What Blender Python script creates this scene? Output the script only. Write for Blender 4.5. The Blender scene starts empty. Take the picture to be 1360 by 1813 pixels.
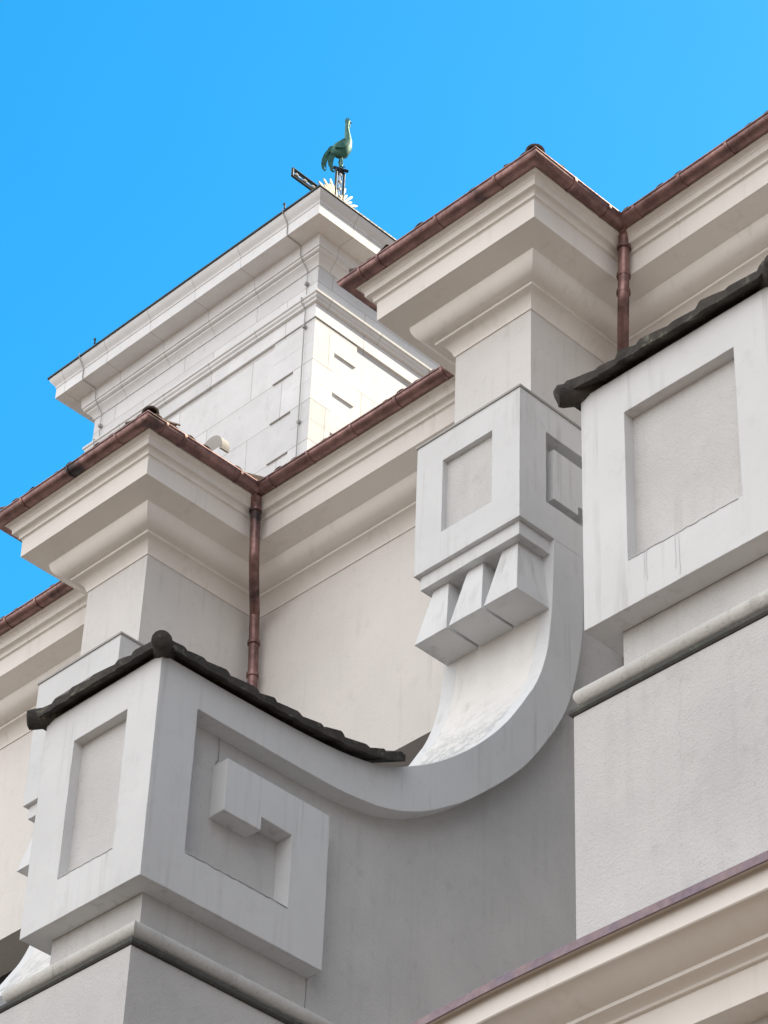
import bpy, bmesh, math, random
from mathutils import Vector, Matrix
random.seed(7)
SC = bpy.context.scene
COL = SC.collection

# ------------------------------------------------------------------ camera
cam_d = bpy.data.cameras.new("camera")
cam = bpy.data.objects.new("camera", cam_d)
COL.objects.link(cam)
SC.camera = cam
cam_d.sensor_fit = 'VERTICAL'
cam_d.sensor_height = 36.0
cam_d.sensor_width = 27.0
cam_d.lens = 5127.3626 / 1813 * 36.0
cam_d.clip_start = 0.1
cam_d.clip_end = 4000
R0 = Vector((0.7071780867841099, 0.7062936182611095, 0.032380215811448516))
R1 = Vector((-0.4309410921628799, 0.4668829682463757, -0.7722111557384533))
R2 = Vector((-0.5605255825186127, 0.5321368421422104, 0.6345403474776732))
mw = Matrix.Identity(4)
for i in range(3):
    mw[i][0] = R0[i]; mw[i][1] = -R1[i]; mw[i][2] = -R2[i]
mw[0][3], mw[1][3], mw[2][3] = 17.0949, -13.1744, 1.612
cam.matrix_world = mw

# ------------------------------------------------------------------ world, sun, exposure
SUN_DIR = Vector((0.33, 0.62, 0.69)).normalized()
EL = math.asin(SUN_DIR.z)
AZ = math.atan2(SUN_DIR.x, SUN_DIR.y)
W = bpy.data.worlds.new("World")
SC.world = W
W.use_nodes = True
nt = W.node_tree
nt.nodes.clear()
sky = nt.nodes.new('ShaderNodeTexSky')
sky.sky_type = 'NISHITA'
sky.sun_disc = False
sky.sun_elevation = EL
sky.sun_rotation = AZ
sky.altitude = 300
sky.air_density = 1.0
sky.dust_density = 0.6
sky.ozone_density = 3.0
hsv = nt.nodes.new('ShaderNodeHueSaturation')
hsv.inputs['Saturation'].default_value = 1.39
hsv.inputs['Value'].default_value = 0.97
hsv.inputs['Hue'].default_value = 0.482
FRONT_FILL = (6.0, 6.02, 6.08)
SIDE_FILL = (0.72, 0.92, 1.24)  # added sky tone outside the view, sets the light on side faces
bg = nt.nodes.new('ShaderNodeBackground')
bg.inputs['Strength'].default_value = 0.15
outw = nt.nodes.new('ShaderNodeOutputWorld')
nt.links.new(sky.outputs[0], hsv.inputs['Color'])
# sky half behind the photographer: bright white fill added to light the facade
tc = nt.nodes.new('ShaderNodeTexCoord')
dot = nt.nodes.new('ShaderNodeVectorMath'); dot.operation = 'DOT_PRODUCT'
dot.inputs[1].default_value = (-0.30, -0.95, 0.0)
nt.links.new(tc.outputs['Generated'], dot.inputs[0])
mr = nt.nodes.new('ShaderNodeMapRange'); mr.interpolation_type = 'SMOOTHSTEP'
mr.inputs['From Min'].default_value = -0.02
mr.inputs['From Max'].default_value = 0.55
nt.links.new(dot.outputs['Value'], mr.inputs['Value'])
dot2 = nt.nodes.new('ShaderNodeVectorMath'); dot2.operation = 'DOT_PRODUCT'
dot2.inputs[1].default_value = (-0.56, 0.53, 0.63)
nt.links.new(tc.outputs['Generated'], dot2.inputs[0])
mr2 = nt.nodes.new('ShaderNodeMapRange'); mr2.interpolation_type = 'SMOOTHSTEP'
mr2.inputs['From Min'].default_value = 0.78
mr2.inputs['From Max'].default_value = 0.15
nt.links.new(dot2.outputs['Value'], mr2.inputs['Value'])
def blend(fac, a, col):
    m = nt.nodes.new('ShaderNodeMix'); m.data_type = 'RGBA'
    nt.links.new(fac, m.inputs[0]); nt.links.new(a, m.inputs[6])
    m.inputs[7].default_value = (*col, 1)
    return m.outputs[2]
skyc = blend(mr2.outputs[0], hsv.outputs[0], SIDE_FILL)
skyc = blend(mr.outputs[0], skyc, FRONT_FILL)
nt.links.new(skyc, bg.inputs['Color'])
nt.links.new(bg.outputs[0], outw.inputs['Surface'])

sun_d = bpy.data.lights.new("sun", 'SUN')
sun_d.energy = 4.2
sun_d.angle = math.radians(0.5)
sun_d.color = (1.0, 0.88, 0.66)
sun = bpy.data.objects.new("sun", sun_d)
COL.objects.link(sun)
sun.rotation_euler = SUN_DIR.to_track_quat('Z', 'Y').to_euler()
sun.location = (10, 30, 60)

SC.view_settings.view_transform = 'Standard'
SC.view_settings.look = 'None'
SC.view_settings.gamma = 1.0
SC.view_settings.exposure = 1.22

# ------------------------------------------------------------------ materials
def N(nt, typ, **kw):
    n = nt.nodes.new(typ)
    for k, v in kw.items():
        setattr(n, k, v)
    return n

def base_mat(name):
    m = bpy.data.materials.new(name)
    m.use_nodes = True
    nt = m.node_tree
    b = nt.nodes['Principled BSDF']
    return m, nt, b

def noise(nt, vec, scale, detail=4, rough=0.55, stretch=None):
    if stretch:
        mp = N(nt, 'ShaderNodeMapping')
        mp.inputs['Scale'].default_value = stretch
        nt.links.new(vec, mp.inputs['Vector'])
        vec = mp.outputs[0]
    n = N(nt, 'ShaderNodeTexNoise')
    n.inputs['Scale'].default_value = scale
    n.inputs['Detail'].default_value = detail
    n.inputs['Roughness'].default_value = rough
    nt.links.new(vec, n.inputs['Vector'])
    return n.outputs['Fac']

def ramp(nt, fac, stops):
    r = N(nt, 'ShaderNodeValToRGB')
    cr = r.color_ramp
    while len(cr.elements) < len(stops):
        cr.elements.new(0.5)
    for e, (p, c) in zip(cr.elements, stops):
        e.position = p
        e.color = (c, c, c, 1) if isinstance(c, (int, float)) else (*c, 1)
    nt.links.new(fac, r.inputs['Fac'])
    return r.outputs['Color']

def mix(nt, fac, a, b, mode='MIX'):
    n = N(nt, 'ShaderNodeMix', data_type='RGBA', blend_type=mode)
    def put(sock, v):
        if isinstance(v, tuple):
            sock.default_value = (*v, 1)
        elif isinstance(v, (int, float)):
            sock.default_value = v
        else:
            nt.links.new(v, sock)
    put(n.inputs[0], fac); put(n.inputs[6], a); put(n.inputs[7], b)
    return n.outputs[2]

def math_n(nt, op, a, b=0.0):
    n = N(nt, 'ShaderNodeMath', operation=op)
    for s, v in zip(n.inputs, (a, b)):
        if isinstance(v, (int, float)):
            s.default_value = v
        else:
            nt.links.new(v, s)
    return n.outputs[0]

def bump(nt, b, h, strength, dist):
    n = N(nt, 'ShaderNodeBump')
    n.inputs['Strength'].default_value = strength
    n.inputs['Distance'].default_value = dist
    nt.links.new(h, n.inputs['Height'])
    nt.links.new(n.outputs[0], b.inputs['Normal'])

def plaster(name, col, col2, dirt, streak=0.35, grain=90, gstr=0.25, gdist=0.004, rough=0.85, blot=0.25, worn=False):
    """lime plaster or paint: slow tone drift, rain streaks, grain"""
    m, nt, b = base_mat(name)
    pos = N(nt, 'ShaderNodeNewGeometry').outputs['Position']
    big = ramp(nt, noise(nt, pos, 0.9, 6, 0.62), [(0.35, 0.0), (0.68, 1.0)])
    c = mix(nt, big, col, col2)
    st = ramp(nt, noise(nt, pos, 1.0, 5, 0.6, (13, 13, 0.55)), [(0.52, 0.0), (0.74, 1.0)])
    st2 = ramp(nt, noise(nt, pos, 1.6, 3), [(0.42, 0.0), (0.62, 1.0)])
    st = math_n(nt, 'MULTIPLY', math_n(nt, 'MULTIPLY', st, st2), streak)
    c = mix(nt, st, c, dirt)
    bl = ramp(nt, noise(nt, pos, 5.5, 8, 0.7), [(0.56, 0.0), (0.72, 1.0)])
    c = mix(nt, math_n(nt, 'MULTIPLY', bl, blot), c, dirt)
    sp = ramp(nt, noise(nt, pos, grain * 0.9, 4, 0.7), [(0.30, 1.0), (0.42, 0.0)])
    c = mix(nt, math_n(nt, 'MULTIPLY', sp, min(0.5, gstr * 0.7)), c, dirt)
    nt.links.new(c, b.inputs['Base Color'])
    b.inputs['Roughness'].default_value = rough
    b.inputs['Specular IOR Level'].default_value = 0.25
    h1 = noise(nt, pos, grain, 3, 0.6)
    h = math_n(nt, 'ADD', h1, math_n(nt, 'MULTIPLY', noise(nt, pos, grain*.35, 4, 0.65), 0.6))
    bump(nt, b, h, gstr, gdist)
    if worn:
        bv = N(nt, 'ShaderNodeBevel'); bv.samples = 4
        rad = ramp(nt, noise(nt, pos, 6, 5, 0.7), [(0.40, 0.004), (0.70, 0.022)])
        nt.links.new(rad, bv.inputs['Radius'])
        bn = b.inputs['Normal'].links[0].from_node
        nt.links.new(bv.outputs[0], bn.inputs['Normal'])
    return m

M = {}
M['white'] = plaster('white_painted_plaster', (0.665, 0.67, 0.675), (0.60, 0.605, 0.61), (0.34, 0.33, 0.31), 0.55, 60, 0.2, 0.003, blot=0.18, worn=True)
M['cornice'] = plaster('cream_cornice_paint', (0.80, 0.765, 0.725), (0.74, 0.705, 0.665), (0.45, 0.40, 0.35), 0.35, 70, 0.1, 0.002, blot=0.1)
M['rough'] = plaster('roughcast_plaster', (0.60, 0.59, 0.58), (0.50, 0.495, 0.49), (0.32, 0.315, 0.305), 0.3, 75, 0.8, 0.007, 0.95, blot=0.28)
M['bay'] = plaster('pale_wall_render', (0.74, 0.705, 0.675), (0.68, 0.65, 0.62), (0.42, 0.39, 0.36), 0.35, 75, 0.5, 0.006, 0.95, blot=0.2)
M['pier'] = plaster('grey_white_pier_render', (0.68, 0.66, 0.64), (0.61, 0.595, 0.58), (0.38, 0.36, 0.34), 0.35, 80, 0.7, 0.006, 0.95, blot=0.25)
M['stone'] = None

def concave_mat():
    m = plaster('weathered_white_plaster', (0.72, 0.70, 0.67), (0.64, 0.625, 0.605), (0.40, 0.39, 0.37), 0.5, 50, 0.3, 0.005, blot=0.3)
    nt = m.node_tree
    b = nt.nodes['Principled BSDF']
    pos = N(nt, 'ShaderNodeNewGeometry').outputs['Position']
    sx = N(nt, 'ShaderNodeSeparateXYZ')
    nt.links.new(pos, sx.inputs[0])
    zz = math_n(nt, 'ADD', sx.outputs[2], math_n(nt, 'MULTIPLY', noise(nt, pos, 2.2, 4), 0.7))
    low = ramp(nt, math_n(nt, 'MULTIPLY', math_n(nt, 'SUBTRACT', zz, 14.0), 0.8), [(0.25, 1.0), (0.85, 0.0)])
    fl = ramp(nt, noise(nt, pos, 9, 8, 0.8), [(0.49, 0.0), (0.52, 1.0)])
    fac = math_n(nt, 'MULTIPLY', low, fl)
    old = b.inputs['Base Color'].links[0].from_socket
    nt.links.new(mix(nt, math_n(nt, 'MULTIPLY', fac, 0.9), old, (0.40, 0.41, 0.41)), b.inputs['Base Color'])
    return m
M['concave'] = concave_mat()

def copper(name, c1, c2, c3, rough=0.42, metal=0.75):
    m, nt, b = base_mat(name)
    pos = N(nt, 'ShaderNodeNewGeometry').outputs['Position']
    f = ramp(nt, noise(nt, pos, 6, 6, 0.65), [(0.35, 0.0), (0.65, 1.0)])
    c = mix(nt, f, c1, c2)
    g = ramp(nt, noise(nt, pos, 2.0, 5, 0.6), [(0.60, 0.0), (0.70, 1.0)])
    c = mix(nt, g, c, c3)
    nt.links.new(c, b.inputs['Base Color'])
    b.inputs['Metallic'].default_value = metal
    r = ramp(nt, noise(nt, pos, 30, 4), [(0.3, rough - 0.1), (0.7, rough + 0.2)])
    nt.links.new(r, b.inputs['Roughness'])
    bump(nt, b, noise(nt, pos, 14, 3), 0.25, 0.006)
    return m
M['copper'] = copper('aged_brown_copper', (0.34, 0.20, 0.185), (0.165, 0.098, 0.092), (0.055, 0.046, 0.05))
M['flash'] = copper('violet_copper_flashing', (0.28, 0.20, 0.205), (0.17, 0.135, 0.175), (0.12, 0.09, 0.12), 0.6, 0.3)
M['iron'] = copper('black_iron', (0.02, 0.028, 0.03), (0.03, 0.04, 0.04), (0.02, 0.02, 0.02), 0.5, 0.4)
M['verdigris'] = copper('verdigris_copper', (0.028, 0.10, 0.08), (0.06, 0.19, 0.15), (0.012, 0.03, 0.026), 0.55, 0.35)
M['gilt'] = copper('pale_gilt_metal', (0.55, 0.47, 0.30), (0.6, 0.53, 0.38), (0.5, 0.42, 0.28), 0.5, 0.3)

def tile_mat(name, c1, c2, c3):
    m, nt, b = base_mat(name)
    pos = N(nt, 'ShaderNodeNewGeometry').outputs['Position']
    c = mix(nt, ramp(nt, noise(nt, pos, 5, 6, 0.7), [(0.35, 0.0), (0.65, 1.0)]), c1, c2)
    c = mix(nt, ramp(nt, noise(nt, pos, 11, 6, 0.7), [(0.56, 0.0), (0.68, 1.0)]), c, c3)
    nt.links.new(c, b.inputs['Base Color'])
    b.inputs['Roughness'].default_value = 0.95
    b.inputs['Specular IOR Level'].default_value = 0.2
    bump(nt, b, noise(nt, pos, 26, 6, 0.7), 0.9, 0.02)
    return m
M['tile_dark'] = tile_mat('mossy_dark_tile', (0.040, 0.038, 0.036), (0.085, 0.075, 0.066), (0.17, 0.17, 0.135))
M['tile_red'] = tile_mat('weathered_clay_tile', (0.16, 0.115, 0.09), (0.09, 0.07, 0.06), (0.05, 0.045, 0.042))
M['torus'] = plaster('mossy_stone_roll', (0.58, 0.565, 0.53), (0.46, 0.45, 0.43), (0.13, 0.13, 0.115), 0.5, 40, 0.5, 0.008, 0.95, blot=0.4)
M['moss'] = plaster('black_mossy_stone', (0.10, 0.10, 0.092), (0.06, 0.062, 0.06), (0.17, 0.18, 0.14), 0.5, 40, 0.7, 0.01, 0.95, blot=0.6)
M['crack'] = plaster('crack_in_plaster', (0.20, 0.19, 0.18), (0.25, 0.24, 0.22), (0.15, 0.15, 0.14), 0.2, 40, 0.2, 0.004)
M['stain'] = plaster('grey_rain_stain', (0.57, 0.575, 0.58), (0.62, 0.625, 0.63), (0.48, 0.48, 0.48), 0.5, 40, 0.1, 0.003)
M['glass'] = None

def stone_mat(name, joints):
    m, nt, b = base_mat(name)
    geo = N(nt, 'ShaderNodeNewGeometry')
    pos = geo.outputs['Position']
    f = ramp(nt, noise(nt, pos, 1.3, 8, 0.7), [(0.35, 0.0), (0.7, 1.0)])
    c = mix(nt, f, (0.77, 0.775, 0.785), (0.68, 0.685, 0.695))
    g = ramp(nt, noise(nt, pos, 7, 7, 0.75, (1, 1, 0.6)), [(0.54, 0.0), (0.70, 1.0)])
    c = mix(nt, math_n(nt, 'MULTIPLY', g, 0.45), c, (0.55, 0.54, 0.53))
    s = N(nt, 'ShaderNodeSeparateXYZ')
    nt.links.new(pos, s.inputs[0])
    if joints == 'blocks':
        cx = N(nt, 'ShaderNodeCombineXYZ')
        nt.links.new(math_n(nt, 'ADD', s.outputs[0], math_n(nt, 'MULTIPLY', s.outputs[1], 1.0)), cx.inputs[0])
        nt.links.new(math_n(nt, 'SUBTRACT', s.outputs[2], 34.52), cx.inputs[1])
        br = N(nt, 'ShaderNodeTexBrick')
        br.offset = 0.42
        br.inputs['Scale'].default_value = 1.0
        br.inputs['Brick Width'].default_value = 1.9
        br.inputs['Row Height'].default_value = 0.89
        br.inputs['Mortar Size'].default_value = 0.009
        br.inputs['Mortar Smooth'].default_value = 0.0
        br.inputs['Color1'].default_value = (1, 1, 1, 1)
        br.inputs['Color2'].default_value = (0.87, 0.87, 0.87, 1)
        br.inputs['Mortar'].default_value = (0.66, 0.645, 0.62, 1)
        nt.links.new(cx.outputs[0], br.inputs['Vector'])
        c = mix(nt, 1.0, c, br.outputs['Color'], 'MULTIPLY')
    else:
        def lines(sock, phase):
            v = math_n(nt, 'FRACT', math_n(nt, 'DIVIDE', math_n(nt, 'SUBTRACT', sock, phase), 1.2))
            return math_n(nt, 'LESS_THAN', v, 0.011)
        l = math_n(nt, 'MAXIMUM', lines(s.outputs[0], -9.0 + 1.2 * 20 - 60), lines(s.outputs[1], 9.75 - 60))
        c = mix(nt, math_n(nt, 'MULTIPLY', l, 0.6), c, (0.30, 0.28, 0.26))
    nt.links.new(c, b.inputs['Base Color'])
    b.inputs['Roughness'].default_value = 0.85
    b.inputs['Specular IOR Level'].default_value = 0.25
    bump(nt, b, noise(nt, pos, 30, 5, 0.65), 0.3, 0.006)
    return m
M['stone'] = stone_mat('pale_ashlar_stone', 'blocks')
M['stone_trim'] = stone_mat('pale_stone_moulding', 'lines')

def simple(name, col, rough=0.8, metal=0.0):
    m, nt, b = base_mat(name)
    pos = N(nt, 'ShaderNodeNewGeometry').outputs['Position']
    c = mix(nt, noise(nt, pos, 4, 4), col, tuple(x * 0.75 for x in col))
    nt.links.new(c, b.inputs['Base Color'])
    b.inputs['Roughness'].default_value = rough
    b.inputs['Metallic'].default_value = metal
    return m
M['glass'] = simple('dark_window_glass', (0.03, 0.035, 0.04), 0.08)
M['ground'] = simple('brown_paving', (0.105, 0.076, 0.052), 0.9)
M['mortar'] = simple('grey_mortar', (0.42, 0.40, 0.37), 0.9)
M['lead'] = simple('grey_lead_flashing', (0.40, 0.39, 0.375), 0.8, 0.0)
M['bead'] = simple('white_enamel_bead', (0.75, 0.75, 0.72), 0.4)

# ------------------------------------------------------------------ mesh helpers
class MB:
    def __init__(s): s.v = []; s.f = []
    def quadgrid(s, rows, close=False):
        """rows: list of equal length point lists"""
        b = len(s.v); n = len(rows[0])
        for r in rows: s.v += [tuple(p) for p in r]
        for i in range(len(rows) - 1):
            for j in range(n - 1 + (1 if close else 0)):
                k = (j + 1) % n
                s.f.append((b + i*n + j, b + i*n + k, b + (i+1)*n + k, b + (i+1)*n + j))
        return s
    def face(s, pts):
        b = len(s.v); s.v += [tuple(p) for p in pts]; s.f.append(tuple(range(b, b + len(pts)))); return s
    def hexa(s, bot, top):
        b = len(s.v); s.v += [tuple(p) for p in bot] + [tuple(p) for p in top]
        s.f += [(b+3, b+2, b+1, b), (b+4, b+5, b+6, b+7)]
        for i in range(4):
            j = (i + 1) % 4
            s.f.append((b+i, b+j, b+4+j, b+4+i))
        return s
    def box(s, x0, x1, y0, y1, z0, z1):
        return s.hexa([(x0,y0,z0),(x1,y0,z0),(x1,y1,z0),(x0,y1,z0)], [(x0,y0,z1),(x1,y0,z1),(x1,y1,z1),(x0,y1,z1)])
    def tube(s, pts, r, n=10, cap=True, rads=None):
        pts = [Vector(p) for p in pts]
        rows = []
        for i, p in enumerate(pts):
            t = (pts[min(i+1, len(pts)-1)] - pts[max(i-1, 0)]).normalized()
            a = t.cross(Vector((0, 0, 1)))
            if a.length < 1e-3: a = t.cross(Vector((1, 0, 0)))
            a.normalize(); c = t.cross(a)
            rr = rads[i] if rads else r
            rows.append([p + (a*math.cos(2*math.pi*k/n) + c*math.sin(2*math.pi*k/n))*rr for k in range(n)])
        s.quadgrid(rows, True)
        if cap:
            s.face(rows[0][::-1]); s.face(rows[-1])
        return s
    def prism_x(s, poly, x0, x1):
        """poly of (y,z) extruded along x"""
        n = len(poly)
        b = len(s.v)
        s.v += [(x0, y, z) for y, z in poly] + [(x1, y, z) for y, z in poly]
        s.f.append(tuple(b + i for i in range(n))[::-1]); s.f.append(tuple(b + n + i for i in range(n)))
        for i in range(n):
            j = (i+1) % n
            s.f.append((b+i, b+j, b+n+j, b+n+i))
        return s
    def ring(s, x0, x1, z0, z1, ox0, ox1, oz0, oz1, y0, y1):
        """rectangular plate with a rectangular hole, facing y"""
        o = [(x0,z0),(x1,z0),(x1,z1),(x0,z1)]; i_ = [(ox0,oz0),(ox1,oz0),(ox1,oz1),(ox0,oz1)]
        b = len(s.v)
        for y in (y0, y1):
            s.v += [(x, y, z) for x, z in o] + [(x, y, z) for x, z in i_]
        for k in range(4):
            j = (k+1) % 4
            s.f += [(b+k, b+j, b+4+j, b+4+k), (b+8+j, b+8+k, b+12+k, b+12+j),
                    (b+j, b+k, b+8+k, b+8+j), (b+4+k, b+4+j, b+12+j, b+12+k)]
        return s
    def drop_plane(s, y):
        s.f = [f for f in s.f if not all(abs(s.v[i][1] - y) < 1e-6 for i in f)]
        return s
    def obj(s, name, mat, parent=None, smooth=False, bevel=0.0, angle=40):
        me = bpy.data.meshes.new(name)
        off = Vector((0, 0, 0))
        if parent is not None:
            off = Vector(parent['_o'])
        me.from_pydata([tuple(Vector(p) - off) for p in s.v], [], s.f)
        bm = bmesh.new(); bm.from_mesh(me)
        bmesh.ops.remove_doubles(bm, verts=bm.verts, dist=1e-5)
        bmesh.ops.recalc_face_normals(bm, faces=bm.faces)
        bm.to_mesh(me); bm.free()
        me.materials.append(mat)
        if smooth:
            for p in me.polygons: p.use_smooth = True
            me.set_sharp_from_angle(angle=math.radians(angle))
        o = bpy.data.objects.new(name, me)
        COL.objects.link(o)
        if parent is not None: o.parent = parent
        if bevel:
            bv = o.modifiers.new('bevel', 'BEVEL'); bv.width = bevel; bv.segments = 2
            bv.limit_method = 'ANGLE'; bv.angle_limit = math.radians(50)
        return o

def thing(name, label, cat, loc, group=None):
    e = bpy.data.objects.new(name, None)
    COL.objects.link(e)
    e.empty_display_size = 0.3
    e.location = loc
    e['_o'] = tuple(loc)
    e['label'] = label; e['category'] = cat
    if group: e['group'] = group
    return e

def sub(parent_part, mb, name, mat, **kw):
    """a sub-part of a mesh part (part sits at its thing's origin)"""
    root = parent_part.parent
    o = mb.obj(name, mat, root, **kw)
    o.parent = parent_part
    return o

def crom(pts, n=4):
    out = []
    P = [pts[0]] + list(pts) + [pts[-1]]
    for i in range(1, len(P) - 2):
        a, b, c, d = (Vector(P[i-1]), Vector(P[i]), Vector(P[i+1]), Vector(P[i+2]))
        for k in range(n):
            t = k / n
            out.append(tuple(0.5*((2*b) + (c-a)*t + (2*a-5*b+4*c-d)*t*t + (3*b-a-3*c+d)*t**3)))
    out.append(tuple(pts[-1]))
    return out

def offsets(path, closed=False):
    """unit miter vectors to the RIGHT side of each travelled segment"""
    n = len(path); res = []
    for i in range(n):
        segs = []
        if i > 0 or closed: segs.append((path[i-1], path[i]))
        if i < n-1 or closed: segs.append((path[i], path[(i+1) % n]))
        ns = []
        for a, b in segs:
            d = Vector((b[0]-a[0], b[1]-a[1])).normalized()
            ns.append(Vector((d.y, -d.x)))
        if len(ns) == 1: res.append(ns[0])
        else:
            m = (ns[0] + ns[1]); m = m / m.length
            res.append(m / max(0.2, m.dot(ns[0])))
    return res

def sweep(mb, path, prof, z0=0.0, offs=None, capends=False):
    offs = offs or offsets(path)
    rows = []
    for (x, y), o in zip(path, offs):
        rows.append([(x + o.x*p, y + o.y*p, z0 + z) for p, z in prof])
    mb.quadgrid(rows)
    if capends:
        mb.face(rows[0]); mb.face(rows[-1][::-1])
    return mb

# ------------------------------------------------------------------ ground
g = MB().face([(-1500,-1500,0),(1500,-1500,0),(1500,1500,0),(-1500,1500,0)]).obj('ground', M['ground'])
g['kind'] = 'structure'
g['label'] = 'brown paved ground around the church'

# ------------------------------------------------------------------ church nave
H = 18.6
B = 4.9239
PW = 0.865
nave = thing('church', 'cream church nave with moulded eaves, wall piers and tiled roof', 'church', (0, 2, 0))
XL, XR = -7.2, 13.0
D0, D1, D2 = 1.12, 1.41, 1.10          # bay wall planes
plan = [(XL, D0), (-PW, D0), (-PW, 0), (0, 0), (0, D1), (B-.884, D1+.02), (B-.884, 0), (B, 0), (B, D2),
        (2*B-.955, D2-.12), (2*B-.955, -.02), (2*B-.09, -.02), (2*B-.09, D2), (XR, D2)]
OFF = offsets(plan)

# walls of the bays with a clerestory opening under a flat lintel at z = 16.15
def bay_wall(x0, x1, y0, y1, ox0, ox1):
    mb = MB()
    zl, zs = 16.15, 12.2
    def q(a, b, z0, z1):
        ya = y0 + (y1-y0)*(a-x0)/(x1-x0); yb = y0 + (y1-y0)*(b-x0)/(x1-x0)
        mb.hexa([(a,ya,z0),(b,yb,z0),(b,yb+.7,z0),(a,ya+.7,z0)], [(a,ya,z1),(b,yb,z1),(b,yb+.7,z1),(a,ya+.7,z1)])
    q(x0, ox0, 0, zl); q(ox1, x1, 0, zl); q(x0, x1, zl, H+.9); q(ox0, ox1, 0, zs)
    w = mb.obj('bay_wall', M['bay'], nave)
    ym = (y0+y1)/2
    win = MB().box(ox0+.002, ox1-.002, ym+.45, ym+.50, zs+.002, zl-.002)
    sub(w, win, 'window', M['glass'])
    return w
bay_wall(XL, -PW, D0, D0, -5.6, -1.25)
bay_wall(0, B-.884, D1, D1+.02, 0.4, 3.7)
bay_wall(B, 2*B-.955, D2, D2-.12, B+.5, 2*B-1.5)
bay_wall(2*B-.09, XR, D2, D2, 2*B+.4, XR-.6)

for x0, x1, y0 in ((-PW, 0, 0), (B-.884, B, 0), (2*B-.955, 2*B-.09, -.02)):
    mb = MB(); mb.box(x0, x1, y0, 1.75, 16.3, H+.9)
    mb.box(x0+.01, x1-.01, y0+.3, 1.74, 0, 16.3)
    mb.obj('wall_pier', M['pier'], nave)

# entablature profile (outward p, height z above H)
PROF = [(-.02, -.002), (.012, -.002), (.014, .012), (.026, .05), (.055, .095), (.09, .122), (.118, .131), (.131, .132), (.131, .160),
        (.146, .162), (.18, .168), (.22, .186), (.252, .215), (.275, .255), (.287, .295), (.290, .332),
        (.470, .405), (.494, .412), (.498, .619), (.508, .628), (.522, .630), (.523, .655), (.529, .672), (.543, .684), (.577, .689),
        (.579, .728), (.584, .745), (.592, .752), (.593, .762), (.600, .775), (.615, .787), (.635, .792), (.637, .86), (.0, .87)]
def cornice(i0, i1, name):
    mb = MB()
    sweep(mb, plan[i0:i1+1], PROF, H, OFF[i0:i1+1])
    return mb.obj(name, M['cornice'], nave, smooth=True, angle=32)
for a, b, nm in ((0,1,'bay_cornice'), (1,4,'pier_cornice'), (4,5,'bay_cornice'), (5,8,'pier_cornice'), (8,9,'bay_cornice'), (9,12,'pier_cornice'), (12,13,'bay_cornice')):
    cornice(a, b, nm)

# roof: main slope, pier hips, eaves tiles
PITCH = math.tan(math.radians(21))
ZE = H + .885
EO = .69                                # eaves overhang of the roof skin
roof = MB()
yr = 9.0
zr = ZE + (yr - (D1-EO))*PITCH
for (x0, x1, y) in ((XL-.3, -PW-EO, D0), (-PW-EO, 0+EO, D0), (EO, B-.884-EO, D1), (B-.884-EO, B+EO, D1), (B+EO, 2*B-.955-EO, D2-.06), (2*B-.955-EO, 2*B-.09+EO, D2), (2*B-.09+EO, XR, D2)):
    ye = y - EO
    roof.hexa([(x0,ye,ZE-.03),(x1,ye,ZE-.03),(x1,yr,zr-.03),(x0,yr,zr-.03)], [(x0,ye,ZE+.03),(x1,ye,ZE+.03),(x1,yr,zr+.03),(x0,yr,zr+.03)])
roof.hexa([(XL-.3,yr,zr-.03),(XR,yr,zr-.03),(XR,17.2,ZE-.03),(XL-.3,17.2,ZE-.03)], [(XL-.3,yr,zr+.03),(XR,yr,zr+.03),(XR,17.2,ZE+.03),(XL-.3,17.2,ZE+.03)])
def pier_roof(x0, x1, y0):
    a, b, c = x0-EO, x1+EO, y0-EO
    xc = (a+b)/2; hw = (b-a)/2; zt = ZE + hw*PITCH
    yb = c + hw; ybk = yb + 2.6
    roof.face([(a,c,ZE),(b,c,ZE),(xc,yb,zt)])
    roof.face([(b,c,ZE),(b,ybk,ZE),(xc,ybk,zt),(xc,yb,zt)])
    roof.face([(a,ybk,ZE),(a,c,ZE),(xc,yb,zt),(xc,ybk,zt)])
for x0, x1, y0 in ((-PW,0,0), (B-.884,B,0), (2*B-.955,2*B-.09,-.02)):
    pier_roof(x0, x1, y0)
# eaves row of half-round cover tiles
def eave_row(a, b, inward):
    a = Vector((a[0], a[1], 0)); b = Vector((b[0], b[1], 0)); d = (b-a); L = d.length; d.normalize()
    inn = Vector((inward[0], inward[1], 0))
    n = max(2, int(L/.19)); st = L/n
    for k in range(n):
        c = a + d*(st*(k+.5)) + Vector((0,0,ZE+.015))
        jl = random.uniform(-.015, .02); jh = random.uniform(-.008, .008)
        rows = []
        for t in (-.03 + jl, .42):
            base = c + inn*t + Vector((0,0,t*PITCH + jh))
            r = .068 if t < .1 else .058
            outer = [base + d*(r*math.cos(math.pi*i/6)) + Vector((0,0,r*.75*math.sin(math.pi*i/6))) for i in range(7)]
            inner = [base + d*((r-.016)*math.cos(math.pi*i/6)) + Vector((0,0,(r-.016)*.75*math.sin(math.pi*i/6))) for i in range(6,-1,-1)]
            rows.append(outer + inner)
        roof.quadgrid(rows, True)
        roof.face(rows[0])
eps = [(plan[i][0] + OFF[i].x*EO, plan[i][1] + OFF[i].y*EO) for i in range(len(plan))]
for i in range(len(plan)-1):
    a, b = eps[i], eps[i+1]
    d = Vector((b[0]-a[0], b[1]-a[1])).normalized()
    eave_row(a, b, (-d.y, d.x))
roof_o = roof.obj('tiled_roof', M['tile_red'], nave)
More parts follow.
